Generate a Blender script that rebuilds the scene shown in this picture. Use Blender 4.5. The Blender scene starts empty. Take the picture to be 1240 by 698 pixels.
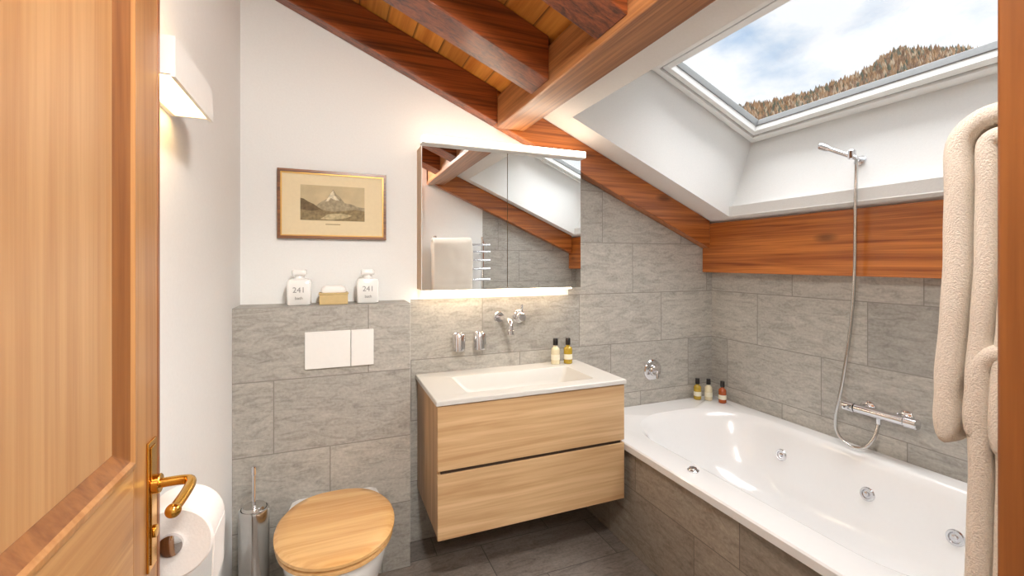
import bpy, bmesh, math, random
from mathutils import Vector, Matrix, noise
random.seed(4)
S = bpy.context.scene
S.view_settings.view_transform = 'Standard'
S.view_settings.look = 'None'

# ------------------------------------------------------------------ helpers
def lin(c):
    r = []
    for v in c[:3]:
        v /= 255.0
        r.append(v/12.92 if v <= 0.04045 else ((v+0.055)/1.055)**2.4)
    return (r[0], r[1], r[2], 1.0)

def new_mat(name):
    m = bpy.data.materials.new(name); m.use_nodes = True
    nt = m.node_tree
    return m, nt, nt.nodes['Principled BSDF']

def N(nt, t, **kw):
    n = nt.nodes.new(t)
    for k, v in kw.items(): setattr(n, k, v)
    return n

def simple(name, col, rough=0.5, metal=0.0, coat=0.0, bump=0.0, bscale=60, vary=0.04):
    m, nt, p = new_mat(name)
    p.inputs['Roughness'].default_value = rough
    p.inputs['Metallic'].default_value = metal
    p.inputs['Coat Weight'].default_value = coat
    c = lin(col)
    tc = N(nt, 'ShaderNodeTexCoord')
    nz = N(nt, 'ShaderNodeTexNoise'); nz.inputs['Scale'].default_value = bscale
    nz.inputs['Detail'].default_value = 4
    nt.links.new(tc.outputs['Object'], nz.inputs['Vector'])
    rp = N(nt, 'ShaderNodeValToRGB')
    rp.color_ramp.elements[0].position = 0.3; rp.color_ramp.elements[1].position = 0.7
    rp.color_ramp.elements[0].color = tuple(x*(1-vary) for x in c[:3])+(1,)
    rp.color_ramp.elements[1].color = tuple(min(1, x*(1+vary)) for x in c[:3])+(1,)
    nt.links.new(nz.outputs['Fac'], rp.inputs['Fac'])
    nt.links.new(rp.outputs['Color'], p.inputs['Base Color'])
    if bump > 0:
        b = N(nt, 'ShaderNodeBump'); b.inputs['Strength'].default_value = bump
        b.inputs['Distance'].default_value = 0.003
        nt.links.new(nz.outputs['Fac'], b.inputs['Height'])
        nt.links.new(b.outputs['Normal'], p.inputs['Normal'])
    return m

def emit(name, col, strength):
    m, nt, p = new_mat(name)
    p.inputs['Base Color'].default_value = lin(col)
    p.inputs['Emission Color'].default_value = lin(col)
    p.inputs['Emission Strength'].default_value = strength
    return m

def wood(name, dark, light, axis='X', rough=0.4, coat=0.15, fine=26, knots=0.0, lo=0.36, hi=0.62):
    m, nt, p = new_mat(name)
    p.inputs['Roughness'].default_value = rough
    p.inputs['Coat Weight'].default_value = coat
    p.inputs['Coat Roughness'].default_value = 0.25
    tc = N(nt, 'ShaderNodeTexCoord')
    mp = N(nt, 'ShaderNodeMapping')
    long_, ac = 0.9, fine
    mp.inputs['Scale'].default_value = {'X': (long_, ac, ac), 'Y': (ac, long_, ac), 'Z': (ac, ac, long_)}[axis]
    nt.links.new(tc.outputs['Object'], mp.inputs['Vector'])
    n1 = N(nt, 'ShaderNodeTexNoise'); n1.inputs['Scale'].default_value = 1.0
    n1.inputs['Detail'].default_value = 5; n1.inputs['Distortion'].default_value = 1.2
    nt.links.new(mp.outputs['Vector'], n1.inputs['Vector'])
    mp2 = N(nt, 'ShaderNodeMapping')
    a2 = fine*6.0
    mp2.inputs['Scale'].default_value = {'X': (3, a2, a2), 'Y': (a2, 3, a2), 'Z': (a2, a2, 3)}[axis]
    nt.links.new(tc.outputs['Object'], mp2.inputs['Vector'])
    n2 = N(nt, 'ShaderNodeTexNoise'); n2.inputs['Scale'].default_value = 1.0; n2.inputs['Detail'].default_value = 3
    nt.links.new(mp2.outputs['Vector'], n2.inputs['Vector'])
    mx = N(nt, 'ShaderNodeMath', operation='MULTIPLY_ADD')
    mx.inputs[1].default_value = 0.3
    nt.links.new(n2.outputs['Fac'], mx.inputs[0])
    sc = N(nt, 'ShaderNodeMath', operation='MULTIPLY'); sc.inputs[1].default_value = 0.7
    nt.links.new(n1.outputs['Fac'], sc.inputs[0])
    nt.links.new(sc.outputs[0], mx.inputs[2])
    rp = N(nt, 'ShaderNodeValToRGB')
    rp.color_ramp.elements[0].position = lo; rp.color_ramp.elements[1].position = hi
    rp.color_ramp.elements[0].color = lin(dark); rp.color_ramp.elements[1].color = lin(light)
    nt.links.new(mx.outputs[0], rp.inputs['Fac'])
    last = rp.outputs['Color']
    if knots > 0:
        v = N(nt, 'ShaderNodeTexVoronoi'); v.inputs['Scale'].default_value = 4.2
        mk = N(nt, 'ShaderNodeMapping')
        mk.inputs['Scale'].default_value = {'X': (.6, 1.5, 1.5), 'Y': (1.5, .6, 1.5), 'Z': (1.5, 1.5, .6)}[axis]
        nt.links.new(tc.outputs['Object'], mk.inputs['Vector']); nt.links.new(mk.outputs['Vector'], v.inputs['Vector'])
        r2 = N(nt, 'ShaderNodeValToRGB')
        r2.color_ramp.elements[0].position = 0.07; r2.color_ramp.elements[1].position = 0.19
        r2.color_ramp.elements[0].color = (1-knots,)*3+(1,); r2.color_ramp.elements[1].color = (1, 1, 1, 1)
        nt.links.new(v.outputs['Distance'], r2.inputs['Fac'])
        mm = N(nt, 'ShaderNodeMixRGB', blend_type='MULTIPLY'); mm.inputs['Fac'].default_value = 1
        nt.links.new(last, mm.inputs['Color1']); nt.links.new(r2.outputs['Color'], mm.inputs['Color2'])
        last = mm.outputs['Color']
    nt.links.new(last, p.inputs['Base Color'])
    b = N(nt, 'ShaderNodeBump'); b.inputs['Strength'].default_value = 0.15; b.inputs['Distance'].default_value = 0.002
    nt.links.new(n2.outputs['Fac'], b.inputs['Height']); nt.links.new(b.outputs['Normal'], p.inputs['Normal'])
    return m

def tile(name, c_dark, c_light, grout, floor=False, rough=0.45):
    m, nt, p = new_mat(name)
    L = nt.links.new
    p.inputs['Roughness'].default_value = rough
    g = N(nt, 'ShaderNodeNewGeometry')
    sp = N(nt, 'ShaderNodeSeparateXYZ'); L(g.outputs['Position'], sp.inputs[0])
    if floor:
        h, z = sp.outputs['X'], sp.outputs['Y']
    else:
        sn = N(nt, 'ShaderNodeSeparateXYZ'); L(g.outputs['True Normal'], sn.inputs[0])
        ax = N(nt, 'ShaderNodeMath', operation='ABSOLUTE'); L(sn.outputs['X'], ax.inputs[0])
        gx = N(nt, 'ShaderNodeMath', operation='GREATER_THAN'); L(ax.outputs[0], gx.inputs[0]); gx.inputs[1].default_value = 0.5
        mixf = N(nt, 'ShaderNodeMix'); L(gx.outputs[0], mixf.inputs[0]); L(sp.outputs['X'], mixf.inputs[2]); L(sp.outputs['Y'], mixf.inputs[3])
        az = N(nt, 'ShaderNodeMath', operation='ABSOLUTE'); L(sn.outputs['Z'], az.inputs[0])
        gz = N(nt, 'ShaderNodeMath', operation='GREATER_THAN'); L(az.outputs[0], gz.inputs[0]); gz.inputs[1].default_value = 0.5
        mz = N(nt, 'ShaderNodeMix'); L(gz.outputs[0], mz.inputs[0]); L(sp.outputs['Z'], mz.inputs[2]); L(sp.outputs['Y'], mz.inputs[3])
        h, z = mixf.outputs[0], mz.outputs[0]
    RH = 0.3077
    dv = N(nt, 'ShaderNodeMath', operation='DIVIDE'); L(z, dv.inputs[0]); dv.inputs[1].default_value = RH
    fl = N(nt, 'ShaderNodeMath', operation='FLOOR'); L(dv.outputs[0], fl.inputs[0])
    ma = N(nt, 'ShaderNodeMath', operation='MULTIPLY_ADD'); L(fl.outputs[0], ma.inputs[0]); ma.inputs[1].default_value = 0.22; L(h, ma.inputs[2])
    sb = N(nt, 'ShaderNodeMath', operation='ADD'); L(ma.outputs[0], sb.inputs[0]); sb.inputs[1].default_value = -0.22+6.0
    cb = N(nt, 'ShaderNodeCombineXYZ'); L(sb.outputs[0], cb.inputs[0]); L(z, cb.inputs[1])
    bk = N(nt, 'ShaderNodeTexBrick'); L(cb.outputs[0], bk.inputs['Vector'])
    bk.offset = 0; bk.squash = 1
    bk.inputs['Scale'].default_value = 1; bk.inputs['Brick Width'].default_value = 0.6
    bk.inputs['Row Height'].default_value = RH; bk.inputs['Mortar Size'].default_value = 0.0024
    bk.inputs['Mortar Smooth'].default_value = 0.2
    bk.inputs['Color1'].default_value = (0.82, 0.82, 0.82, 1); bk.inputs['Color2'].default_value = (1.12, 1.11, 1.09, 1)
    bk.inputs['Mortar'].default_value = (1, 1, 1, 1)
    # per-tile shift so each stone is different
    wn = N(nt, 'ShaderNodeVectorMath', operation='MULTIPLY_ADD'); L(bk.outputs['Color'], wn.inputs[0]); wn.inputs[1].default_value = (9, 9, 9); L(cb.outputs[0], wn.inputs[2])
    mp = N(nt, 'ShaderNodeMapping'); mp.inputs['Rotation'].default_value = (0, 0, math.radians(-30)); mp.inputs['Scale'].default_value = (5.0, 17, 1)
    L(wn.outputs[0], mp.inputs['Vector'])
    n1 = N(nt, 'ShaderNodeTexNoise'); n1.inputs['Scale'].default_value = 1.6; n1.inputs['Detail'].default_value = 12
    n1.inputs['Roughness'].default_value = 0.72; n1.inputs['Distortion'].default_value = 1.3
    L(mp.outputs[0], n1.inputs['Vector'])
    n2 = N(nt, 'ShaderNodeTexNoise'); n2.inputs['Scale'].default_value = 80; n2.inputs['Detail'].default_value = 4
    L(cb.outputs[0], n2.inputs['Vector'])
    ad = N(nt, 'ShaderNodeMath', operation='MULTIPLY_ADD'); L(n2.outputs['Fac'], ad.inputs[0]); ad.inputs[1].default_value = 0.28
    s7 = N(nt, 'ShaderNodeMath', operation='MULTIPLY'); L(n1.outputs['Fac'], s7.inputs[0]); s7.inputs[1].default_value = 0.72
    L(s7.outputs[0], ad.inputs[2])
    rp = N(nt, 'ShaderNodeValToRGB')
    rp.color_ramp.elements[0].position = 0.34; rp.color_ramp.elements[1].position = 0.66
    rp.color_ramp.elements[0].color = lin(c_dark); rp.color_ramp.elements[1].color = lin(c_light)
    L(ad.outputs[0], rp.inputs['Fac'])
    vd = N(nt, 'ShaderNodeMath', operation='SUBTRACT'); L(n1.outputs['Fac'], vd.inputs[0]); vd.inputs[1].default_value = 0.5
    va = N(nt, 'ShaderNodeMath', operation='ABSOLUTE'); L(vd.outputs[0], va.inputs[0])
    vr = N(nt, 'ShaderNodeMapRange'); L(va.outputs[0], vr.inputs['Value']); vr.inputs['From Min'].default_value = 0.0; vr.inputs['From Max'].default_value = 0.012
    vr.inputs['To Min'].default_value = 0.2; vr.inputs['To Max'].default_value = 0.0
    vm = N(nt, 'ShaderNodeMixRGB'); L(vr.outputs['Result'], vm.inputs['Fac']); L(rp.outputs['Color'], vm.inputs['Color1']); vm.inputs['Color2'].default_value = lin([min(255, v+22) for v in c_light])
    mu = N(nt, 'ShaderNodeMixRGB', blend_type='MULTIPLY'); mu.inputs['Fac'].default_value = 1
    L(vm.outputs['Color'], mu.inputs['Color1']); L(bk.outputs['Color'], mu.inputs['Color2'])
    fm = N(nt, 'ShaderNodeMixRGB'); L(bk.outputs['Fac'], fm.inputs['Fac']); L(mu.outputs['Color'], fm.inputs['Color1'])
    fm.inputs['Color2'].default_value = lin(grout)
    L(fm.outputs['Color'], p.inputs['Base Color'])
    iv = N(nt, 'ShaderNodeMath', operation='MULTIPLY_ADD'); L(bk.outputs['Fac'], iv.inputs[0]); iv.inputs[1].default_value = -0.8; L(ad.outputs[0], iv.inputs[2])
    b = N(nt, 'ShaderNodeBump'); b.inputs['Strength'].default_value = 0.35; b.inputs['Distance'].default_value = 0.004
    L(iv.outputs[0], b.inputs['Height']); L(b.outputs['Normal'], p.inputs['Normal'])
    return m

# ------------------------------------------------------------------ materials
M_plaster = simple('plaster_white', (241, 241, 239), 0.85, bump=0.12, bscale=120, vary=0.015)
M_tile = tile('slate_tile', (143, 139, 132), (196, 192, 184), (138, 133, 126))
M_tile_shade = tile('slate_tile_shaded', (124, 113, 101), (174, 163, 149), (118, 109, 99))  # same stone as the wall tile, apron shade mixed into the colours
M_floor = tile('floor_slate', (104, 96, 90), (156, 146, 138), (84, 78, 73), floor=True, rough=0.35)
M_rafter = wood('stained_beam', (80, 35, 14), (160, 82, 38), 'X', 0.32, 0.35, 34, 0.5)
M_purlin = wood('purlin_wood', (134, 80, 42), (194, 134, 82), 'Y', 0.32, 0.35, 34, 0.5)
M_wbeam = wood('orange_beam', (138, 66, 20), (208, 124, 54), 'Y', 0.32, 0.35, 38, 0.6, .36, .62)
M_vbeam = wood('verge_beam', (130, 66, 22), (198, 118, 54), 'X', 0.32, 0.35, 36, 0.6, .36, .62)
M_oak = wood('oak_veneer', (188, 148, 104), (218, 184, 140), 'X', 0.45, 0.05, 18)
M_oak_side = wood('oak_veneer_side', (170, 130, 88), (206, 168, 124), 'Z', 0.45, 0.05, 16)
M_door = wood('door_larch', (188, 140, 92), (208, 164, 114), 'Z', 0.4, 0.2, 26)
M_door_h = wood('door_larch_rail', (178, 126, 76), (202, 154, 100), 'Y', 0.4, 0.2, 26)
M_stile = wood('door_larch_stile', (168, 114, 62), (194, 142, 88), 'Z', 0.4, 0.2, 26)
M_mould = wood('door_moulding_shaded', (120, 72, 34), (158, 104, 56), 'Z', 0.4, 0.2, 20)  # recess shading of the moulding put into a darker wood tone
M_jamb = wood('door_jamb_larch', (112, 62, 26), (160, 98, 48), 'Z', 0.4, 0.2, 18)
M_lid = wood('pine_lid', (208, 154, 92), (234, 188, 126), 'X', 0.25, 0.5, 18)
M_white = simple('white_ceramic', (242, 241, 238), 0.12, coat=0.5, vary=0.005)
M_acryl = simple('bath_acrylic', (234, 233, 232), 0.14, coat=0.4, vary=0.005)
M_lacq = simple('white_lacquer', (240, 238, 234), 0.35, vary=0.01)
M_mineral = simple('mineral_top', (210, 207, 201), 0.3, vary=0.005)
M_chrome = simple('chrome', (225, 225, 228), 0.08, 1.0, vary=0.01)
M_steel = simple('brushed_steel', (205, 204, 202), 0.16, 1.0, vary=0.03)
M_brass = simple('brass', (222, 170, 78), 0.18, 1.0, vary=0.03)
M_mirror = simple('mirror_glass', (246, 248, 248), 0.012, 1.0, vary=0.0)
M_gap_shade = simple('gap_shade', (60, 46, 34), 0.7)  # shade of the drawer gap as a dark colour
M_black = simple('black_cap', (28, 22, 20), 0.35)
M_gasket = simple('gasket', (140, 142, 142), 0.5)
M_winframe = simple('window_frame_white', (246, 246, 244), 0.4, vary=0.01)
M_towel = simple('towel_terry', (240, 231, 218), 0.95, bump=1.0, bscale=420, vary=0.08)
M_paper = simple('tissue_paper', (246, 242, 238), 0.9, bump=0.2, bscale=200, vary=0.02)
M_led = emit('led_diffuser', (255, 236, 212), 6.0)
M_ledu = emit('led_under_cabinet', (255, 234, 204), 11.0)
M_led2 = emit('sconce_diffuser', (255, 214, 150), 10.0)
M_fill_opal = emit('fill_opal', (255, 240, 222), 3.0)  # glow for the added fill lamps only
M_cream = simple('lotion_cream', (226, 214, 180), 0.25, coat=0.4)
M_olive = simple('lotion_olive', (180, 150, 44), 0.2, coat=0.6)
M_amber = simple('lotion_amber', (166, 76, 26), 0.2, coat=0.6)
M_label = simple('paper_label', (235, 228, 205), 0.6)
M_silver = simple('silver_print', (150, 148, 146), 0.35, 0.6)
M_frame = wood('picture_frame_wood', (84, 46, 20), (140, 84, 40), 'X', 0.35, 0.3, 60)
M_gold = simple('gilt_fillet', (205, 160, 84), 0.35, 0.6)
M_mat = simple('picture_mat', (236, 218, 180), 0.8, vary=0.02)
M_boxbeige = simple('tissue_box_beige', (206, 180, 128), 0.6)

def planks():
    m = wood('ceiling_planks', (190, 112, 40), (228, 158, 74), 'Y', 0.4, 0.2, 16, 0.5)
    nt = m.node_tree; L = nt.links.new; p = nt.nodes['Principled BSDF']
    src = p.inputs['Base Color'].links[0].from_socket
    g = N(nt, 'ShaderNodeNewGeometry'); sp = N(nt, 'ShaderNodeSeparateXYZ'); L(g.outputs['Position'], sp.inputs[0])
    d = N(nt, 'ShaderNodeMath', operation='DIVIDE'); L(sp.outputs['X'], d.inputs[0]); d.inputs[1].default_value = 0.125
    f = N(nt, 'ShaderNodeMath', operation='FRACT'); L(d.outputs[0], f.inputs[0])
    r = N(nt, 'ShaderNodeValToRGB')
    r.color_ramp.elements[0].position = 0.0; r.color_ramp.elements[0].color = (0.12, 0.09, 0.07, 1)
    r.color_ramp.elements[1].position = 0.09; r.color_ramp.elements[1].color = (1, 1, 1, 1)
    L(f.outputs[0], r.inputs['Fac'])
    fl = N(nt, 'ShaderNodeMath', operation='FLOOR'); L(d.outputs[0], fl.inputs[0])
    wn = N(nt, 'ShaderNodeTexWhiteNoise', noise_dimensions='1D'); L(fl.outputs[0], wn.inputs['W'])
    mr = N(nt, 'ShaderNodeMapRange'); L(wn.outputs['Value'], mr.inputs['Value']); mr.inputs['To Min'].default_value = 0.72; mr.inputs['To Max'].default_value = 1.1
    m1 = N(nt, 'ShaderNodeMixRGB', blend_type='MULTIPLY'); m1.inputs['Fac'].default_value = 1
    L(src, m1.inputs['Color1']); L(r.outputs['Color'], m1.inputs['Color2'])
    m2 = N(nt, 'ShaderNodeVectorMath', operation='SCALE'); L(m1.outputs['Color'], m2.inputs[0]); L(mr.outputs['Result'], m2.inputs['Scale'])
    L(m2.outputs['Vector'], p.inputs['Base Color'])
    return m
M_planks = planks()

def glass():
    m, nt, p = new_mat('window_glass')
    nt.nodes.remove(p)
    out = [n for n in nt.nodes if n.type == 'OUTPUT_MATERIAL'][0]
    t = N(nt, 'ShaderNodeBsdfTransparent'); gl = N(nt, 'ShaderNodeBsdfGlossy'); gl.inputs['Roughness'].default_value = 0.02
    mx = N(nt, 'ShaderNodeMixShader'); mx.inputs[0].default_value = 0.04
    nt.links.new(t.outputs[0], mx.inputs[1]); nt.links.new(gl.outputs[0], mx.inputs[2]); nt.links.new(mx.outputs[0], out.inputs[0])
    return m
M_glass = glass()

# ------------------------------------------------------------------ mesh builder
class B:
    def __init__(s, name):
        s.name = name; s.bm = bmesh.new(); s.mats = []
    def mi(s, m):
        if m not in s.mats: s.mats.append(m)
        return s.mats.index(m)
    def add(s, verts, faces, m):
        i = s.mi(m); vs = [s.bm.verts.new(v) for v in verts]
        for f in faces:
            try:
                fc = s.bm.faces.new([vs[k] for k in f]); fc.material_index = i; fc.smooth = True
            except ValueError: pass
    def box(s, x0, x1, y0, y1, z0, z1, m, mat=None):
        v = [Vector(p) for p in [(x0,y0,z0),(x1,y0,z0),(x1,y1,z0),(x0,y1,z0),(x0,y0,z1),(x1,y0,z1),(x1,y1,z1),(x0,y1,z1)]]
        if mat is not None: v = [mat @ p for p in v]
        s.add(v, [(3,2,1,0),(4,5,6,7),(0,1,5,4),(1,2,6,5),(2,3,7,6),(3,0,4,7)], m)
    def prism(s, pts, vec, m):
        n = len(pts); vec = Vector(vec)
        v = [Vector(p) for p in pts] + [Vector(p)+vec for p in pts]
        f = [tuple(range(n))[::-1], tuple(range(n, 2*n))] + [(i, (i+1) % n, n+(i+1) % n, n+i) for i in range(n)]
        s.add(v, f, m)
    def loft(s, rings, m, cap0=True, cap1=True):
        n = len(rings[0]); v = [p for r in rings for p in r]; f = []
        for k in range(len(rings)-1):
            for i in range(n):
                j = (i+1) % n
                f.append((k*n+i, k*n+j, (k+1)*n+j, (k+1)*n+i))
        o2 = (len(rings)-1)*n
        if cap0 == 'strip' or cap1 == 'strip':
            h = n//2
            for j in range(h-1):
                f.append((j, j+1, n-2-j, n-1-j)); f.append((o2+j, o2+j+1, o2+n-2-j, o2+n-1-j))
            cap0 = cap1 = False
        if cap0: f.append(tuple(range(n))[::-1])
        if cap1: f.append(tuple(range(o2, o2+n)))
        s.add(v, f, m)
    def lathe(s, o, ax, prof, m, seg=36):
        o = Vector(o); ax = Vector(ax).normalized()
        a = Vector((0,0,1)) if abs(ax.z) < .9 else Vector((1,0,0))
        e1 = ax.cross(a).normalized(); e2 = ax.cross(e1)
        rings = [[o+ax*h+(e1*math.cos(2*math.pi*i/seg)+e2*math.sin(2*math.pi*i/seg))*max(r, 1e-4) for i in range(seg)] for r, h in prof]
        s.loft(rings, m)
    def cyl(s, p0, p1, r, m, seg=32, r1=None):
        p0, p1 = Vector(p0), Vector(p1); L = (p1-p0).length; r1 = r if r1 is None else r1
        c = min(r, r1, L)*0.12
        s.lathe(p0, p1-p0, [(r-c, 0), (r, c), (r1, L-c), (r1-c, L)], m, seg)
    def tube(s, pts, r, m, seg=14, smooth_n=6):
        pts = [Vector(p) for p in pts]
        P = []
        if smooth_n > 1 and len(pts) > 2:
            ext = [pts[0]*2-pts[1]] + pts + [pts[-1]*2-pts[-2]]
            for i in range(1, len(ext)-2):
                for k in range(smooth_n):
                    t = k/smooth_n; a, b, c, d = ext[i-1:i+3]
                    P.append(0.5*((2*b)+(c-a)*t+(2*a-5*b+4*c-d)*t*t+(3*b-a-3*c+d)*t**3))
            P.append(pts[-1])
        else: P = pts
        T = [(P[min(i+1, len(P)-1)]-P[max(i-1, 0)]).normalized() for i in range(len(P))]
        a = Vector((0,0,1)) if abs(T[0].z) < .9 else Vector((1,0,0))
        e = T[0].cross(a).normalized(); rings = []
        for i, p in enumerate(P):
            e = (e - T[i]*e.dot(T[i])).normalized(); f = T[i].cross(e)
            rings.append([p+(e*math.cos(2*math.pi*k/seg)+f*math.sin(2*math.pi*k/seg))*r for k in range(seg)])
        s.loft(rings, m)
    def sphere(s, c, r, m, sx=1, sy=1, sz=1):
        c = Vector(c); rings = []
        for i in range(1, 16):
            th = math.pi*i/16
            rings.append([c+Vector((sx*r*math.sin(th)*math.cos(2*math.pi*k/28), sy*r*math.sin(th)*math.sin(2*math.pi*k/28), sz*r*math.cos(th))) for k in range(28)])
        s.loft(rings, m)
    def done(s, bevel=0, sub=0, ang=38, parent=None):
        bmesh.ops.recalc_face_normals(s.bm, faces=s.bm.faces[:])
        me = bpy.data.meshes.new(s.name); s.bm.to_mesh(me); s.bm.free()
        for m in s.mats: me.materials.append(m)
        try: me.set_sharp_from_angle(angle=math.radians(ang))
        except Exception: pass
        o = bpy.data.objects.new(s.name, me); S.collection.objects.link(o)
        if bevel:
            b = o.modifiers.new('bevel', 'BEVEL'); b.width = bevel; b.segments = 2; b.limit_method = 'ANGLE'; b.angle_limit = math.radians(50)
        if sub:
            q = o.modifiers.new('sub', 'SUBSURF'); q.levels = sub; q.render_levels = sub
        if parent: o.parent = parent
        return o

def rrect(cx, cy, hx, hy, r, z, n=10):
    r = min(r, hx-1e-4, hy-1e-4); pts = []
    for qx, qy, a0 in [(1,1,0), (-1,1,90), (-1,-1,180), (1,-1,270)]:
        for k in range(n+1):
            a = math.radians(a0+90*k/n)
            pts.append(Vector((cx+qx*(hx-r)+r*math.cos(a), cy+qy*(hy-r)+r*math.sin(a), z)))
    return pts

# ------------------------------------------------------------------ dimensions
XL, XR, D, YF = -0.371, 2.386, 2.309, 0.22
BX, BY, BZ = 0.3475, 2.127, 1.231          # cistern boxing
SL = 0.435
def zc(x): return 2.694 - SL*x              # underside of ceiling
def zr(x): return 2.514 - SL*x              # underside of rafters
TH = 0.12

# ------------------------------------------------------------------ room shell
b = B('floor'); b.box(XL-.1, XR+.1, -1.6, D+.1, -0.08, 0, M_floor); b.done()
b = B('wall_back')
def slanted(b, x0, x1, y0, y1, z0, m, top=zc, dz=0.05):
    b.prism([(x0, y0, z0), (x1, y0, z0), (x1, y0, top(x1)+dz), (x0, y0, top(x0)+dz)], (0, y1-y0, 0), m)
slanted(b, XL-.1, BX+.03, D, D+TH, 0, M_plaster)
b.box(BX+.03, 1.285, D, D+TH, 0, BZ, M_tile)
slanted(b, BX+.03, 1.285, D, D+TH, BZ, M_plaster)
slanted(b, 1.285, XR+TH, D, D+TH, 0, M_tile)
b.done()
b = B('wall_left'); b.box(XL-TH, XL, -1.6, D+TH, 0, 3.0, M_plaster); b.done()
b = B('wall_right'); b.box(XR, XR+TH, YF-.17, D+TH, 0, 1.36, M_tile); b.box(XR, XR+TH, YF-.17, D+TH, 1.36, 1.71, M_plaster); b.done()
b = B('wall_front')
slanted(b, 0.66, 1.36, 0.05, YF, 0, M_plaster)
slanted(b, 1.36, XR+TH, 0.05, YF, 0, M_tile)
slanted(b, XL, 0.66, 0.05, YF, 2.10, M_plaster)
b.done()
b = B('wall_hall'); slanted(b, XL, 1.4, -1.6, -1.5, 0, M_plaster); b.box(1.3, 1.4, -1.5, 0.05, 0, 2.2, M_plaster); b.done()
b = B('wall_cistern'); b.box(XL, BX, BY, D, 0, BZ, M_tile); b.done(bevel=0.002)

# ceiling
b = B('ceiling')
def cpiece(x0, x1, y0, y1, m, t=0.06):
    b.prism([(x0, y0, zc(x0)), (x1, y0, zc(x1)), (x1, y0, zc(x1)+t), (x0, y0, zc(x0)+t)], (0, y1-y0, 0), m)
cpiece(XL-.1, 0.90, -1.6, D+.1, M_planks)
OX0, OX1, OY0, OY1 = 1.174, 2.277, 0.38, 2.07
cpiece(0.90, OX0, -1.6, D+.1, M_plaster)
cpiece(OX0, OX1, OY1, D+.1, M_plaster)
cpiece(OX0, OX1, -0.2, OY0, M_plaster)
cpiece(OX1, XR+.1, -0.2, D+.1, M_plaster)
b.done()
# skylight reveal lining (sits 2 mm inside the opening)
WU = (1.638, 2.535); WL = (2.468, 2.535-SL*0.83)
b = B('trim_skylight_reveal')
e = .002
P0, P1 = (OX0+e, zc(OX0+e)-.001), (OX1-e, zc(OX1-e)-.001)
pr = [P0, P1, WL, WU]
b.prism([(x, OY1-e, z) for x, z in pr], (0, .032, 0), M_plaster)
b.prism([(x, OY0+e, z) for x, z in pr], (0, -.032, 0), M_plaster)
def strip(p, q, off):
    b.prism([(p[0], OY0-.03, p[1]), (q[0], OY0-.03, q[1]), (q[0]+off[0], OY0-.03, q[1]+off[1]), (p[0]+off[0], OY0-.03, p[1]+off[1])], (0, OY1-OY0+.06, 0), M_plaster)
strip(P1, WL, (.04, -.01)); strip(P0, WU, (-.03, .03))
b.done()

# skylight window (frame in window plane)
th = math.atan(SL)
Mw = Matrix(((math.cos(th), 0, math.sin(th), WU[0]), (0, 1, 0, 0), (-math.sin(th), 0, math.cos(th), WU[1]), (0, 0, 0, 1)))
LS = 0.83/math.cos(th)
b = B('window_1')
def frame(s0, s1, y0, y1, w, z0, z1, m):
    b.box(s0, s1, y0, y0+w, z0, z1, m, Mw); b.box(s0, s1, y1-w, y1, z0, z1, m, Mw)
    b.box(s0, s0+w, y0+w, y1-w, z0, z1, m, Mw); b.box(s1-w, s1, y0+w, y1-w, z0, z1, m, Mw)
frame(-.03, LS+.03, OY0-.03, OY1+.03, .07, 0, .08, M_winframe)
frame(.030, LS-.030, OY0+.030, OY1-.030, .034, -.018, .07, M_winframe)
frame(.066, LS-.066, OY0+.066, OY1-.066, .008, -.004, .07, M_gasket)
frame(.074, LS-.074, OY0+.074, OY1-.074, .034, -.010, .07, M_winframe)
frame(.106, LS-.106, OY0+.106, OY1-.106, .008, .025, .065, M_gasket)
b.box(.105, LS-.105, OY0+.105, OY1-.105, .045, .05, M_glass, Mw)
b.done(bevel=0.003)

# ------------------------------------------------------------------ beams
def slopebeam(name, x0, x1, y0, y1, m, zb=zr, h=0.178):
    b = B(name); b.prism([(x0, y0, zb(x0)), (x1, y0, zb(x1)), (x1, y0, zb(x1)+h), (x0, y0, zb(x0)+h)], (0, y1-y0, 0), m)
    return b.done(bevel=0.004)
slopebeam('roof_rafter', XL, 0.82, 2.235, D, M_rafter)
slopebeam('roof_rafter', XL, 0.82, 1.63, 1.80, M_rafter)
slopebeam('roof_rafter', XL, 0.82, 1.11, 1.28, M_rafter)
slopebeam('roof_rafter', XL, 0.82, 0.60, 0.77, M_rafter)
slopebeam('verge_rafter', 0.82, 2.30, 2.24, D, M_vbeam)
slopebeam('verge_rafter', 0.82, 2.30, YF+.001, YF+.07, M_vbeam)
b = B('roof_purlin'); b.box(0.82, 0.972, YF+.001, 2.238, 2.13, 2.30, M_purlin); b.done(bevel=0.006)
b = B('wall_plate_beam'); b.box(2.302, XR, YF+.001, D, 1.354, 1.675, M_wbeam); b.done(bevel=0.005)

# ------------------------------------------------------------------ bath
RZ = 0.53
bx0, bx1, by0, by1 = 1.347, XR-.001, 0.42, D-.001
cx, cy = (bx0+bx1)/2, (by0+by1)/2; hx, hy = (bx1-bx0)/2, (by1-by0)/2
ix, iy, ihx, ihy = 1.895, 1.355, 0.395, 0.775
b = B('bathtub')
rings = [rrect(cx, cy, hx, hy, .012, RZ-.035, 12), rrect(cx, cy, hx, hy, .012, RZ-.006, 12), rrect(cx, cy, hx-.006, hy-.006, .012, RZ, 12),
         rrect(ix, iy, ihx+.012, ihy+.012, .34, RZ, 12)]
for ins, z in [(-.004, -.003), (.006, -.012), (.016, -.04), (.035, -.12), (.06, -.22), (.09, -.31), (.14, -.365), (.22, -.39), (.30, -.395)]:
    rings.append(rrect(ix, iy-ins*.4, ihx-ins, ihy-ins*1.7, max(.33-ins*.5, .05), RZ+z, 12))
b.loft(rings, M_acryl, cap0=False)
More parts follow.
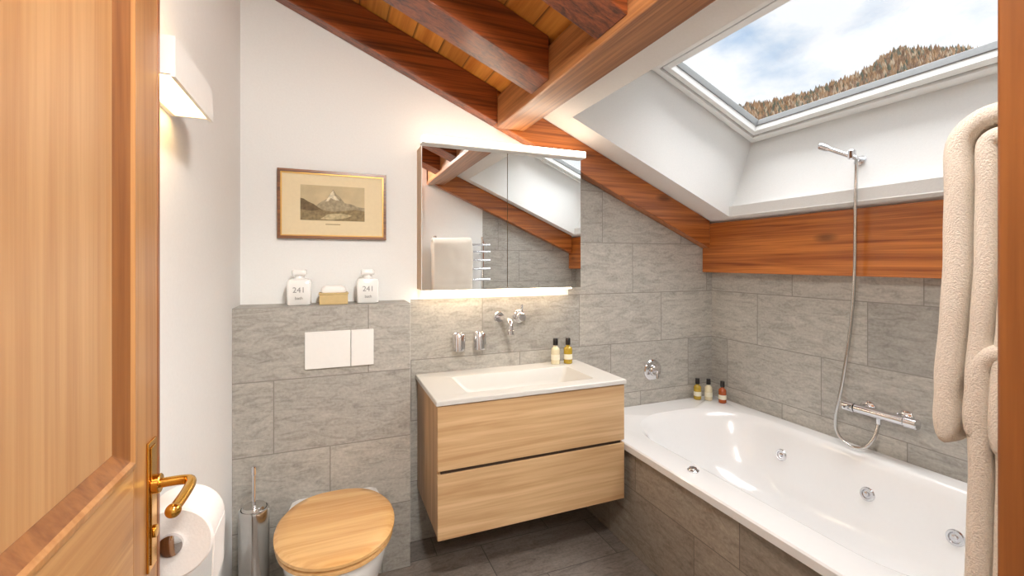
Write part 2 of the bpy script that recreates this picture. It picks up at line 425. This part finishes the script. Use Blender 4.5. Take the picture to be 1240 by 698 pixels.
def inner_x(z):
    tab = [(.012, .006), (.04, .016), (.12, .035), (.22, .06), (.31, .09)]
    dz = RZ-z
    for (a, i), (c, j) in zip(tab, tab[1:]):
        if a <= dz <= c: return ix+ihx-(i+(j-i)*(dz-a)/(c-a))
    return ix+ihx-.06
for jy, jz in [(1.70, .385), (1.28, .375), (0.97, .355)]:
    X = inner_x(jz); nrm = Vector((-1, 0, .25)).normalized()
    o = Vector((X-.001, jy, jz))
    b.lathe(o, nrm, [(.030, -.01), (.030, .004), (.026, .009), (.020, .009), (.017, .003), (.011, .003), (.009, .012), (.004, .013)], M_chrome)
b.lathe((1.435, 1.49, RZ), (0, 0, 1), [(.024, 0), (.024, .005), (.018, .008), (.015, .014), (.010, .016), (.001, .016)], M_chrome)
b.lathe((ix, 1.95-.2, RZ-.39), (0, 0, 1), [(.034, -.01), (.034, .002), (.02, .006), (.001, .006)], M_chrome)
b.done()
b = B('bath_apron')
b.box(1.372, 1.40, YF+.001, D-.001, 0, RZ-.037, M_tile_shade); b.box(1.401, XR-.001, YF+.001, by0-.002, 0, RZ-.01, M_tile_shade)
b.done()

b = B('bath_filler_rosette')
b.lathe((1.89, D, .74), (0, -1, 0), [(.066, 0), (.066, .006), (.060, .012), (.035, .014), (.032, .03), (.028, .034), (.001, .034)], M_chrome)
b.tube([(1.89, D-.03, .74), (1.885, D-.055, .735), (1.88, D-.06, .70)], .008, M_chrome)
b.done()

# ------------------------------------------------------------------ shower
b = B('bath_shower_mixer')
yb0, yb1, xb, zb = 1.13, 1.43, 2.325, .725
b.cyl((xb, yb0+.05, zb), (xb, yb1-.05, zb), .021, M_chrome)
b.cyl((xb, yb0, zb), (xb, yb0+.048, zb), .024, M_chrome); b.cyl((xb, yb1-.048, zb), (xb, yb1, zb), .024, M_chrome)
for y in (1.205, 1.355):
    b.cyl((xb, y, zb), (XR-.01, y, zb), .014, M_chrome)
    b.lathe((XR, y, zb), (-1, 0, 0), [(.033, 0), (.033, .008), (.024, .014), (.014, .016)], M_chrome)
b.cyl((xb, 1.28, zb), (xb, 1.28, zb-.045), .010, M_chrome)
b.box(xb-.035, xb-.02, yb1-.028, yb1-.018, zb-.004, zb+.004, M_chrome)
b.done()
b = B('hand_shower')
hp = Vector((2.358, 1.375, 1.905)); c = Vector((2.268, 1.36, 1.925))
b.lathe(hp, (-.92, 0, .39), [(.026, -.004), (.026, .008), (.018, .014), (.011, .018)], M_chrome)
b.cyl(hp, c, .010, M_chrome)
b.lathe(c+Vector((0, 0, -.022)), (0, .0, 1), [(.012, 0), (.017, .005), (.017, .04), (.012, .045)], M_chrome)
h0 = c+Vector((0, -.02, -.02)); h1 = Vector((2.255, 1.46, 1.975)); dr = (h1-h0).normalized()
b.cyl(h0, h1, .011, M_chrome)
b.lathe(h1-dr*.01, dr, [(.011, 0), (.016, .015), (.018, .045), (.016, .053), (.001, .053)], M_chrome)
b.tube([h0+Vector((0, .0, -.004)), (2.264, 1.338, 1.86), (2.262, 1.34, 1.70), (2.262, 1.345, 1.35), (2.264, 1.365, 1.10), (2.266, 1.40, .85), (2.262, 1.428, .68), (2.262, 1.42, .60),
        (2.268, 1.375, .558), (2.275, 1.315, .565), (2.30, 1.285, .62), (xb, 1.28, .682)], .0075, M_steel, smooth_n=8)
b.done()

# ------------------------------------------------------------------ bottles
def bottle(name, x, y, z, body, s=1.0):
    b = B(name); z += .0005
    b.lathe((x, y, z), (0, 0, 1), [(.018*s, 0), (.021*s, .003), (.021*s, .070*s), (.019*s, .078*s), (.009*s, .086*s), (.009*s, .092*s)], body)
    b.lathe((x, y, z+.092*s), (0, 0, 1), [(.012*s, 0), (.0125*s, .002), (.0115*s, .03*s), (.010*s, .032*s), (.001, .032*s)], M_black)
    b.lathe((x, y, z+.022*s), (0, 0, 1), [(.0214*s, 0), (.0214*s, .025*s)], M_label)
    b.done()
bottle('toiletry_bottle', 2.215, 2.262, RZ, M_olive, 1.1); bottle('toiletry_bottle', 2.268, 2.222, RZ, M_cream, 1.1)
bottle('toiletry_bottle', 2.305, 2.145, RZ, M_amber, 1.1)
bottle('toiletry_bottle', 1.172, 2.25, .85, M_cream, 1.15); bottle('toiletry_bottle', 1.245, 2.238, .85, M_olive, 1.15)

# ------------------------------------------------------------------ vanity
VY = 1.83
b = B('vanity_unit')
b.box(.412, .43, VY+.02, D-.001, .272, .828, M_oak_side); b.box(1.310, 1.328, VY+.02, D-.001, .272, .828, M_oak_side)
b.box(.43, 1.31, VY+.02, D-.001, .272, .70, M_oak_side)
b.box(.425, 1.315, VY+.010, VY+.024, .53, .70, M_gap_shade)  # dark strip stands in for the shadow between the drawer fronts
b.box(.41, 1.33, VY, VY+.019, .27, .540, M_oak)
b.box(.41, 1.33, VY, VY+.019, .556, .824, M_oak)
x0, x1, y0, y1 = .402, 1.338, VY-.008, D-.001
c1, c2, h1_, h2_ = (x0+x1)/2, (y0+y1)/2, (x1-x0)/2, (y1-y0)/2
bx, byy = .88, 2.04
rg = [rrect(bx, byy, .40, .19, .03, .829, 6), rrect(c1, c2, h1_-.002, h2_-.002, .003, .828, 6), rrect(c1, c2, h1_, h2_, .003, .830, 6), rrect(c1, c2, h1_, h2_, .003, .847, 6), rrect(c1, c2, h1_-.003, h2_-.003, .003, .85, 6),
      rrect(bx, byy, .325, .145, .02, .85, 6), rrect(bx, byy, .322, .142, .02, .847, 6), rrect(bx+.015, byy, .285, .134, .026, .79, 6),
      rrect(bx+.03, byy, .235, .118, .03, .752, 6), rrect(bx+.03, byy, .19, .095, .03, .742, 6)]
b.loft(rg, M_mineral, cap0=False)
b.lathe((bx+.03, byy+.05, .742), (0, 0, 1), [(.03, 0), (.03, .003), (.02, .005), (.001, .005)], M_chrome)
b.done(bevel=0.0015)

b = B('wall_basin_tap')
def rose(x, z, r=.028): b.lathe((x, D, z), (0, -1, 0), [(r, 0), (r, .007), (r*.9, .010), (.012, .011)], M_chrome)
rose(.855, 1.122, .030); rose(.972, 1.121, .036)
b.tube([(.855, D-.005, 1.122), (.855, D-.10, 1.122), (.855, D-.155, 1.118), (.855, D-.175, 1.10), (.855, D-.178, 1.065)], .013, M_chrome, seg=20)
b.cyl((.855, D-.178, 1.075), (.855, D-.178, 1.05), .016, M_chrome)
b.cyl((.972, D-.005, 1.121), (.972, D-.055, 1.121), .023, M_chrome)
b.tube([(.972, D-.045, 1.135), (.972, D-.047, 1.165), (.972, D-.052, 1.19)], .006, M_chrome)
b.done()
for x in (.618, .732):
    b = B('chrome_tumbler_holder')
    b.lathe((x, D-.045, .962), (0, 0, 1), [(.030, 0), (.033, .003), (.034, .085), (.032, .088), (.030, .085), (.029, .02), (.001, .018)], M_chrome)
    b.cyl((x, D, 1.0), (x, D-.02, 1.0), .014, M_chrome)
    b.done()

# ------------------------------------------------------------------ mirror cabinet
MY = 2.172; mz0, mz1 = 1.285, 1.99; mx0, mx1 = .41, 1.288
b = B('mirror_cabinet')
b.box(mx0, 1.20, MY+.02, D-.001, mz0, mz1, M_oak_side)
b.box(1.20, mx1, MY+.02, 2.237, mz0, mz1, M_oak_side)
b.box(1.20, mx1, 2.237, D-.001, mz0, 1.80, M_oak_side)
mid = .852
b.box(mx0, mid-.0015, MY, MY+.019, mz0-.002, mz1, M_mirror); b.box(mid+.0015, mx1, MY, MY+.019, mz0-.002, mz1, M_mirror)
b.box(mx0-.004, mx1+.012, MY-.035, MY+.03, mz1+.001, mz1+.007, M_lacq)
b.box(mx0-.002, mx1+.010, MY-.038, MY+.02, mz1+.007, mz1+.036, M_led)
b.box(mx0+.02, mx1-.03, MY+.05, MY+.10, mz0-.012, mz0-.001, M_ledu)
b.done()

b = B('flush_plate')
b.box(-.101, .0835, BY-.012, BY-.001, .96, 1.12, M_lacq); b.box(.0865, .182, BY-.012, BY-.001, .96, 1.12, M_lacq)
b.done(bevel=.002)

# ------------------------------------------------------------------ toilet
def egg(cx, yb, yf, w, z, n=28):
    ym = yb-(yb-yf)*.42; pts = []
    for k in range(n+1):
        a = math.pi*k/n
        pts.append(Vector((cx+w*math.cos(a), ym-(ym-yf)*math.sin(a)**.92 if 0 < k < n else ym, z)))
    for (px, py) in [(-w*.97, ym+(yb-ym)*.5), (-w*.88, yb-.012), (-w*.80, yb), (-w*.4, yb), (0, yb), (w*.4, yb), (w*.80, yb), (w*.88, yb-.012), (w*.97, ym+(yb-ym)*.5)]:
        pts.append(Vector((cx+px, py, z)))
    return pts
def oval(cx, yb, yf, w, z, n=56):
    ym = yb-(yb-yf)*.46; pts = []
    for k in range(n):
        a = 2*math.pi*k/n; c_, s_ = math.cos(a), math.sin(a)
        if s_ >= 0:
            px = w*math.copysign(abs(c_)**.82, c_); py = ym+(yb-ym)*abs(s_)**.72
            px *= 1-.10*abs(s_)
        else:
            px = w*math.copysign(abs(c_)**.95, c_); py = ym-(ym-yf)*abs(s_)**.92
        pts.append(Vector((cx+px, py, z)))
    return pts
TX = .022
b = B('wall_hung_toilet')
yb = BY-.001
b.loft([egg(TX, yb, 1.80, .11, .07), egg(TX, yb, 1.73, .135, .10), egg(TX, yb, 1.67, .155, .17), egg(TX, yb, 1.615, .175, .26), egg(TX, yb, 1.575, .19, .34), egg(TX, yb, 1.562, .195, .39), egg(TX, yb, 1.565, .193, .402), egg(TX, yb, 1.58, .18, .405)], M_white)
sy = 2.045
b.loft([oval(TX, sy, 1.560, .197, .408), oval(TX, sy, 1.553, .204, .412), oval(TX, sy, 1.553, .204, .424), oval(TX, sy, 1.560, .197, .428)], M_lid)
b.loft([oval(TX, sy+.004, 1.557, .201, .431), oval(TX, sy+.004, 1.549, .209, .435), oval(TX, sy+.004, 1.549, .209, .445), oval(TX, sy, 1.566, .195, .455), oval(TX, sy-.02, 1.61, .16, .457)], M_lid)
for dx in (-.075, .075):
    b.cyl((TX+dx-.02, sy+.022, .425), (TX+dx+.02, sy+.022, .425), .011, M_chrome); b.cyl((TX+dx, sy+.022, .404), (TX+dx, sy+.022, .425), .010, M_chrome)
b.done(ang=50)

b = B('toilet_brush')
bxx, byy2 = -.272, 1.98
b.lathe((bxx, byy2, 0), (0, 0, 1), [(.050, 0), (.053, .004), (.053, .465), (.051, .472), (.046, .474), (.045, .466), (.012, .466)], M_steel)
b.lathe((bxx, byy2, .44), (0, 0, 1), [(.043, 0), (.043, .036), (.038, .044), (.012, .046)], M_steel)
b.tube([(bxx, byy2, .47), (bxx, byy2, .62)], .0065, M_chrome, smooth_n=1)
b.lathe((bxx, byy2, .60), (0, 0, 1), [(.007, 0), (.009, .005), (.009, .03), (.004, .034)], M_chrome)
b.done()

b = B('toilet_paper_roll')
rc = Vector((-.292, 1.075, .862)); R = .072
b.lathe(rc, (0, 1, 0), [(.022, .004), (R-.004, 0), (R, .003), (R, .105), (R-.004, .108), (.022, .104)], M_paper)
b.lathe(rc+Vector((0, -.008, 0)), (0, 1, 0), [(.012, 0), (.021, .003), (.021, .02)], M_chrome)
b.tube([(rc.x, rc.y+.02, rc.z), (rc.x, rc.y+.135, rc.z), (rc.x-.02, rc.y+.15, rc.z), (XL, rc.y+.15, rc.z)], .008, M_chrome)
b.lathe((XL, rc.y+.15, rc.z), (1, 0, 0), [(.025, 0), (.025, .008), (.02, .01)], M_chrome)
b.prism([(rc.x+R-.0015, rc.y+.003, rc.z), (rc.x+R+.001, rc.y+.003, rc.z), (rc.x+R-.002, rc.y+.003, rc.z-.11), (rc.x+R-.0045, rc.y+.003, rc.z-.11)], (0, .102, 0), M_paper)
b.done()

b = B('wall_sconce')
sy0, sy1, sx, sz0, sz1 = 1.06, 1.365, -.28, 1.782, 1.862
b.box(sx-.008, sx, sy0, sy1, sz0, sz1, M_lacq)
b.box(XL, sx-.008, sy0, sy0+.008, sz0+.005, sz1, M_lacq); b.box(XL, sx-.008, sy1-.008, sy1, sz0+.005, sz1, M_lacq)
b.box(XL, XL+.012, sy0+.008, sy1-.008, sz0+.005, sz1, M_lacq)
b.box(XL+.012, sx-.008, sy0+.008, sy1-.008, sz0+.010, sz0+.018, M_led2)
b.box(XL+.012, sx-.008, sy0+.008, sy1-.008, sz1-.018, sz1-.010, M_led2)
b.done()

# ------------------------------------------------------------------ picture
b = B('framed_picture')
px0, px1, pz0, pz1 = -.223, .256, 1.53, 1.85; f = .013
yw = D
for (a0, a1, c0, c1_) in [(px0, px1, pz0, pz0+f), (px0, px1, pz1-f, pz1), (px0, px0+f, pz0+f, pz1-f), (px1-f, px1, pz0+f, pz1-f)]:
    b.box(a0, a1, yw-.022, yw-.001, c0, c1_, M_frame)
g = .005
for (a0, a1, c0, c1_) in [(px0+f, px1-f, pz0+f, pz0+f+g), (px0+f, px1-f, pz1-f-g, pz1-f), (px0+f, px0+f+g, pz0+f+g, pz1-f-g), (px1-f-g, px1-f, pz0+f+g, pz1-f-g)]:
    b.box(a0, a1, yw-.018, yw-.001, c0, c1_, M_gold)
b.box(px0+f, px1-f, yw-.010, yw-.001, pz0+f, pz1-f, M_mat)
gx0, gx1, gz0, gz1 = -.128, .155, 1.618, 1.782
b.box(gx0, gx1, yw-.0108, yw-.0095, gz0, gz1, simple('print_sky', (206, 188, 150), .8, vary=.12, bscale=14))
def poly(pts, col, k, nm):
    W, H = gx1-gx0, gz1-gz0
    y = yw-.0110-.0004*k
    b.prism([(gx0+p[0]*W, y, gz0+p[1]*H) for p in pts], (0, .0004, 0), simple(nm, col, .8, vary=.28, bscale=70))
poly([(0, .30), (.08, .42), (.2, .38), (.33, .55), (.40, .62), (.46, .80), (.50, .90), (.55, .76), (.60, .70), (.68, .52), (.78, .50), (.9, .42), (1, .40), (1, .1), (0, .1)], (168, 154, 126), 1, 'print_ridge')
poly([(.38, .55), (.44, .72), (.46, .79), (.50, .88), (.52, .74), (.56, .66), (.60, .58), (.54, .60), (.50, .62), (.46, .66), (.43, .56)], (226, 214, 186), 2, 'print_snow')
poly([(0, .62), (.05, .60), (.12, .52), (.2, .46), (.26, .38), (.34, .30), (.30, .1), (0, .1)], (116, 98, 72), 3, 'print_slope')
poly([(0, 0), (0, .30), (.15, .26), (.3, .30), (.5, .26), (.7, .30), (.85, .34), (1, .30), (1, 0)], (146, 128, 94), 4, 'print_meadow')
poly([(.30, .04), (.42, .18), (.62, .22), (.80, .16), (.70, .08), (.5, .02)], (192, 176, 138), 5, 'print_path')
b.box(-.02, .045, yw-.0105, yw-.0098, 1.598, 1.602, simple('print_caption', (170, 146, 108), .8))
b.done()

# ------------------------------------------------------------------ items on boxing
def jar(x, txt):
    b = B('ceramic_decanter'); y = 2.215; z = BZ+.0005
    rr = lambda hx_, hy_, r, h: rrect(x, y, hx_, hy_, r, z+h, 5)
    b.loft([rr(.044, .034, .012, 0), rr(.048, .038, .012, .004), rr(.050, .040, .012, .10), rr(.046, .036, .014, .112), rr(.024, .022, .018, .118), rr(.020, .020, .0195, .122), rr(.020, .020, .0195, .132)], M_white)
    b.loft([rr(.026, .026, .01, .132), rr(.030, .028, .01, .135), rr(.030, .028, .01, .152), rr(.026, .025, .01, .156)], M_white)
    o = b.done(ang=45)
    for k, (t, sz) in enumerate([(txt, .034), ('bath', .018)]):
        cu = bpy.data.curves.new('print', 'FONT'); cu.body = t; cu.size = sz; cu.align_x = 'CENTER'; cu.extrude = .0004
        cu.materials.append(M_silver)
        to = bpy.data.objects.new('print_%d' % (k+1), cu); S.collection.objects.link(to)
        to.location = (x, y-.0405, z+.056-.03*k); to.rotation_euler = (math.pi/2, 0, 0); to.parent = o
jar(-.127, '241'); jar(.163, '241')
b = B('tissue_box')
z_ = BZ+.0005
b.box(-.045, .075, 2.17, 2.26, z_, BZ+.045, M_boxbeige); b.box(-.048, .078, 2.167, 2.263, BZ+.045, BZ+.052, M_boxbeige)
b.loft([rrect(.015, 2.215, .05, .035, .015, BZ+.052), rrect(.015, 2.215, .054, .038, .018, BZ+.060), rrect(.015, 2.215, .052, .037, .018, BZ+.072), rrect(.013, 2.215, .04, .028, .018, BZ+.083), rrect(.01, 2.215, .02, .012, .01, BZ+.080)], M_paper)
b.done(bevel=.002)

# ------------------------------------------------------------------ door + frame
dX = -.300; dT = .040; dy0, dy1 = .240, 1.04; dz0, dz1 = .01, 2.06
st = .120
b = B('door_1')
b.box(dX-dT, dX, dy0, dy0+st, dz0, dz1, M_stile); b.box(dX-dT, dX, dy1-st, dy1, dz0, dz1, M_stile)
for z0, z1 in [(dz0, .20), (.885, 1.085), (1.93, dz1)]:
    b.box(dX-dT, dX, dy0+st, dy1-st, z0, z1, M_door_h)
for z0, z1 in [(.20, .885), (1.085, 1.93)]:
    ya, yb_ = dy0+st, dy1-st
    def ringx(i, x): return [Vector((x, ya+i, z0+i)), Vector((x, yb_-i, z0+i)), Vector((x, yb_-i, z1-i)), Vector((x, ya+i, z1-i))]
    b.loft([ringx(-.004, dX-.001), ringx(-.004, dX+.003), ringx(.006, dX+.005), ringx(.012, dX)], M_stile, cap0=False, cap1=False)
    b.loft([ringx(.012, dX), ringx(.026, dX-.012), ringx(.032, dX-.017), ringx(.05, dX-.017)], M_mould, cap0=False, cap1=False)
    b.box(dX-.03, dX-.0165, ya+.032, yb_-.032, z0+.032, z1-.032, M_door)
b.box(dX-dT, dX+.001, dy1-.012, dy1+.001, dz0, dz1, M_jamb)
hy_, hz = .995, 1.02
b.box(dX, dX+.004, hy_-.02, hy_+.02, .87, 1.10, M_brass)
b.box(dX+.004, dX+.006, hy_-.013, hy_+.013, .88, 1.09, M_brass)
b.cyl((dX+.004, hy_, hz), (dX+.016, hy_, hz), .017, M_brass)
b.tube([(dX+.01, hy_, hz), (dX+.05, hy_, hz), (dX+.064, hy_-.012, hz), (dX+.066, hy_-.05, hz-.002), (dX+.062, hy_-.10, hz-.006)], .0085, M_brass, seg=18)
b.sphere((dX+.062, hy_-.105, hz-.006), .0115, M_brass)
b.lathe((dX+.006, hy_, .935), (1, 0, 0), [(.011, 0), (.011, .004), (.004, .005)], M_brass)
b.done(bevel=.0015)
b = B('trim_door_frame')
b.box(.615, .66, .03, .235, 0, 2.10, M_jamb); b.box(XL, -.344, .03, .235, 0, 2.10, M_jamb); b.box(XL, .66, .03, .235, 2.07, 2.12, M_jamb)
b.box(.64, .72, .22, .24, 0, 2.16, M_jamb); b.box(.615, .72, .03, .05, 0, 2.14, M_jamb)
b.done(bevel=.003)

# ------------------------------------------------------------------ towel radiator + towels
b = B('towel_radiator')
tx0, tx1, ty = .82, 1.34, .31
b.cyl((tx0+.51, ty, .55), (tx0+.51, ty, 1.66), .014, M_chrome)
b.cyl((tx0+.06, ty, .55), (tx0+.06, ty, 1.66), .014, M_chrome)
for z in (.62, .74, .86, .98, 1.10, 1.26, 1.36, 1.44, 1.52, 1.585):
    b.tube([(tx0+.06, ty, z), (tx0+.2, ty+.01, z), (tx0+.4, ty+.01, z), (tx1+.06, ty+.01, z)], .010, M_chrome)
for z in (.7, 1.5):
    b.cyl((tx0+.51, YF+.001, z), (tx0+.51, ty, z), .008, M_chrome); b.cyl((tx0+.06, YF+.001, z), (tx0+.06, ty, z), .008, M_chrome)
b.done()
def towel_layer(b, x0, x1, yc, ztop, zback, zfront, r, t, lean, seed):
    rings = []; nx = 26
    H = ztop-min(zback, zfront)
    for i in range(nx+1):
        u = i/nx; x = x0+(x1-x0)*u
        e_ = min(1, min(u, 1-u)*14+.45)**.5
        tt = t*e_
        path = []
        nz = 18
        for k in range(nz): path.append((yc-r, zback+(ztop-r-zback)*k/nz, 0))
        for k in range(9):
            a = math.pi-math.pi*k/8; path.append((yc+r*math.cos(a), ztop-r+r*math.sin(a), 0))
        for k in range(1, nz+1):
            w = k/nz; path.append((yc+r, ztop-r-(ztop-r-zfront)*w, w))
        P = []
        for j, (y, z, s_) in enumerate(path):
            y += lean*max(0, (ztop-z)/H)**.8
            wob = .005*noise.noise(Vector((x*6, z*6+1.0, 2.0)))+.003*noise.noise(Vector((x*15, z*12, 5)))
            P.append(Vector((x+.010*noise.noise(Vector((z*6, seed, u*.5))), y+wob, z+.004*math.sin(x*11+seed))))
        outer, inner = [], []
        for j, p in enumerate(P):
            tg = (P[min(j+1, len(P)-1)]-P[max(j-1, 0)]); tg.x = 0; tg.normalize()
            nr = Vector((0, -tg.z, tg.y))
            endf = min(1, min(j, len(P)-1-j)*.4+.6)
            bulge = (1+.10*noise.noise(Vector((x*5, p.z*12, seed+9))))
            if .80 < path[j][2] < .88: bulge *= .8
            outer.append(p+nr*tt/2*endf*bulge); inner.append(p-nr*tt/2*endf*bulge)
        rings.append(outer+inner[::-1])
    b.loft(rings, M_towel, cap0='strip')
b = B('bath_towel')
towel_layer(b, .850, 1.215, .322, 1.634, 1.17, 1.150, .044, .032, .018, 1.0)
towel_layer(b, .856, 1.210, .322, 1.602, 1.15, 1.165, .014, .027, .018, 1.0)
b.done(sub=1, ang=100)
b = B('bath_towel')
towel_layer(b, .857, 1.21, .312, 1.300, .60, .56, .034, .028, .012, 7.0)
towel_layer(b, .862, 1.205, .312, 1.270, .62, .58, .010, .019, .012, 7.0)
b.done(sub=1, ang=100)

# ------------------------------------------------------------------ added fill lamps, overcast sun
b = B('added_wall_fill')
b.lathe((.30, YF, 2.33), (0, 1, 0), [(.10, 0), (.10, .012), (.14, .014), (.14, .05), (.12, .07), (.001, .078)], M_fill_opal); b.done()  # invented fixture above the door, out of view, for even fill
b = B('added_hall_fill')
b.lathe((.35, -.7, 2.38), (0, 0, -1), [(.05, -.16), (.05, 0), (.14, 0), (.15, .01), (.15, .05), (.13, .07), (.001, .075)], M_fill_opal); b.done()  # invented hall fixture behind the camera, added for fill
def area(name, loc, rot, size, power, col, sy=None):
    l = bpy.data.lights.new(name, 'AREA'); l.energy = power; l.color = lin(col)[:3]; l.size = size
    if sy: l.shape = 'RECTANGLE'; l.size_y = sy
    else: l.shape = 'DISK'
    o = bpy.data.objects.new(name, l); o.location = loc; o.rotation_euler = rot; S.collection.objects.link(o); return o
area('added_wall_fill_light', (.30, YF+.085, 2.33), (math.radians(65), 0, math.radians(-20)), .26, 39, (251, 249, 244))  # added fill into the room, kept out of the mirror
area('added_hall_fill_light', (.35, -.7, 2.29), (math.radians(38), 0, math.radians(-10)), .3, 40, (251, 249, 244))  # added fill through the doorway from behind the camera
sun = bpy.data.lights.new('overcast_sun', 'SUN'); sun.energy = 15; sun.angle = math.radians(85); sun.color = (.98, .99, 1)
so = bpy.data.objects.new('overcast_sun', sun); S.collection.objects.link(so)
so.rotation_euler = Vector((-.45, -.10, -1.0)).to_track_quat('-Z', 'Y').to_euler(); so.location = (4, 0, 6)

# ------------------------------------------------------------------ mountain with larch forest
yaw = math.radians(22)
F = Vector((math.sin(yaw), math.cos(yaw), 0)); Rr = Vector((math.cos(yaw), -math.sin(yaw), 0))
mt = simple('mountain_ground', (112, 94, 74), .95, vary=.3, bscale=.12)
def crest(s):
    tab = [(-60, 10), (20, 36), (80, 62), (110, 82), (125, 84), (150, 90), (168, 99), (188, 110), (215, 111), (240, 109), (300, 120), (380, 100)]
    for (a, h), (c, k) in zip(tab, tab[1:]):
        if a <= s <= c: return h+(k-h)*(s-a)/(c-a)
    return tab[0][1] if s < a else tab[-1][1]
def hgt(s, t):
    w = max(0, min(1, (t-90)/130)); w2 = w if t <= 220 else max(0, 1-(t-220)/160)
    return crest(s)*(w2**1.1) + 2.5*noise.noise(Vector((s*.05, t*.05, 3)))
b = B('mountain_hillside'); V = []; NX, NT = 80, 40
for j in range(NT+1):
    for i in range(NX+1):
        s_ = -60+440*i/NX; t_ = 90+240*j/NT
        p = F*t_+Rr*s_; V.append((p.x, p.y, hgt(s_, t_)-6))
b.add(V, [(j*(NX+1)+i, j*(NX+1)+i+1, (j+1)*(NX+1)+i+1, (j+1)*(NX+1)+i) for j in range(NT) for i in range(NX)], mt)
b.done()
cols = [simple('larch_gold', (140, 108, 74), .95, vary=.2, bscale=.5), simple('larch_rust', (116, 86, 60), .95, vary=.2, bscale=.5), simple('spruce_green', (78, 80, 62), .95, vary=.2, bscale=.5), simple('larch_pale', (162, 142, 116), .95, vary=.2, bscale=.5)]
b = B('larch_forest')
for k in range(10000):
    s_ = random.uniform(80, 300); t_ = random.uniform(150, 226)
    if random.random() < .25: t_ = random.uniform(205, 226)
    p = F*t_+Rr*s_; z = hgt(s_, t_)-6.5; h = random.uniform(2.4, 4.8); r = h*random.uniform(.2, .3)
    m = random.choices(cols, [5, 4, 3, 3])[0]; base = [(p.x+r*math.cos(a*math.pi/2.5), p.y+r*math.sin(a*math.pi/2.5), z+h*.12) for a in range(5)]
    b.add(base+[(p.x, p.y, z+h)], [(0,1,5),(1,2,5),(2,3,5),(3,4,5),(4,0,5)], m)
b.done()

# ------------------------------------------------------------------ world
w = bpy.data.worlds.new('sky'); S.world = w; w.use_nodes = True; nt = w.node_tree; L = nt.links.new
bg = nt.nodes['Background']; tc = N(nt, 'ShaderNodeTexCoord')
mp = N(nt, 'ShaderNodeMapping'); mp.inputs['Location'].default_value = (.35, .1, 0); mp.inputs['Scale'].default_value = (1, 1, 1.8)
nz = N(nt, 'ShaderNodeTexNoise'); nz.inputs['Scale'].default_value = 2.6; nz.inputs['Detail'].default_value = 7; nz.inputs['Roughness'].default_value = .55
L(tc.outputs['Generated'], mp.inputs[0]); L(mp.outputs[0], nz.inputs['Vector'])
rp = N(nt, 'ShaderNodeValToRGB'); rp.color_ramp.elements[0].position = .33; rp.color_ramp.elements[1].position = .46
rp.color_ramp.elements[0].color = lin((168, 194, 222)); rp.color_ramp.elements[1].color = lin((240, 243, 246))
L(nz.outputs['Fac'], rp.inputs['Fac']); L(rp.outputs['Color'], bg.inputs['Color']); bg.inputs['Strength'].default_value = 1.2

# ------------------------------------------------------------------ camera
cd = bpy.data.cameras.new('camera'); cam = bpy.data.objects.new('camera', cd); S.collection.objects.link(cam)
cam.location = (0, 0, 1.42); cam.rotation_euler = (math.pi/2, 0, -yaw)
cd.sensor_width = 36; cd.lens = 545/1240*36; cd.shift_y = -31/1240; cd.clip_start = .02; cd.clip_end = 2000
S.camera = cam
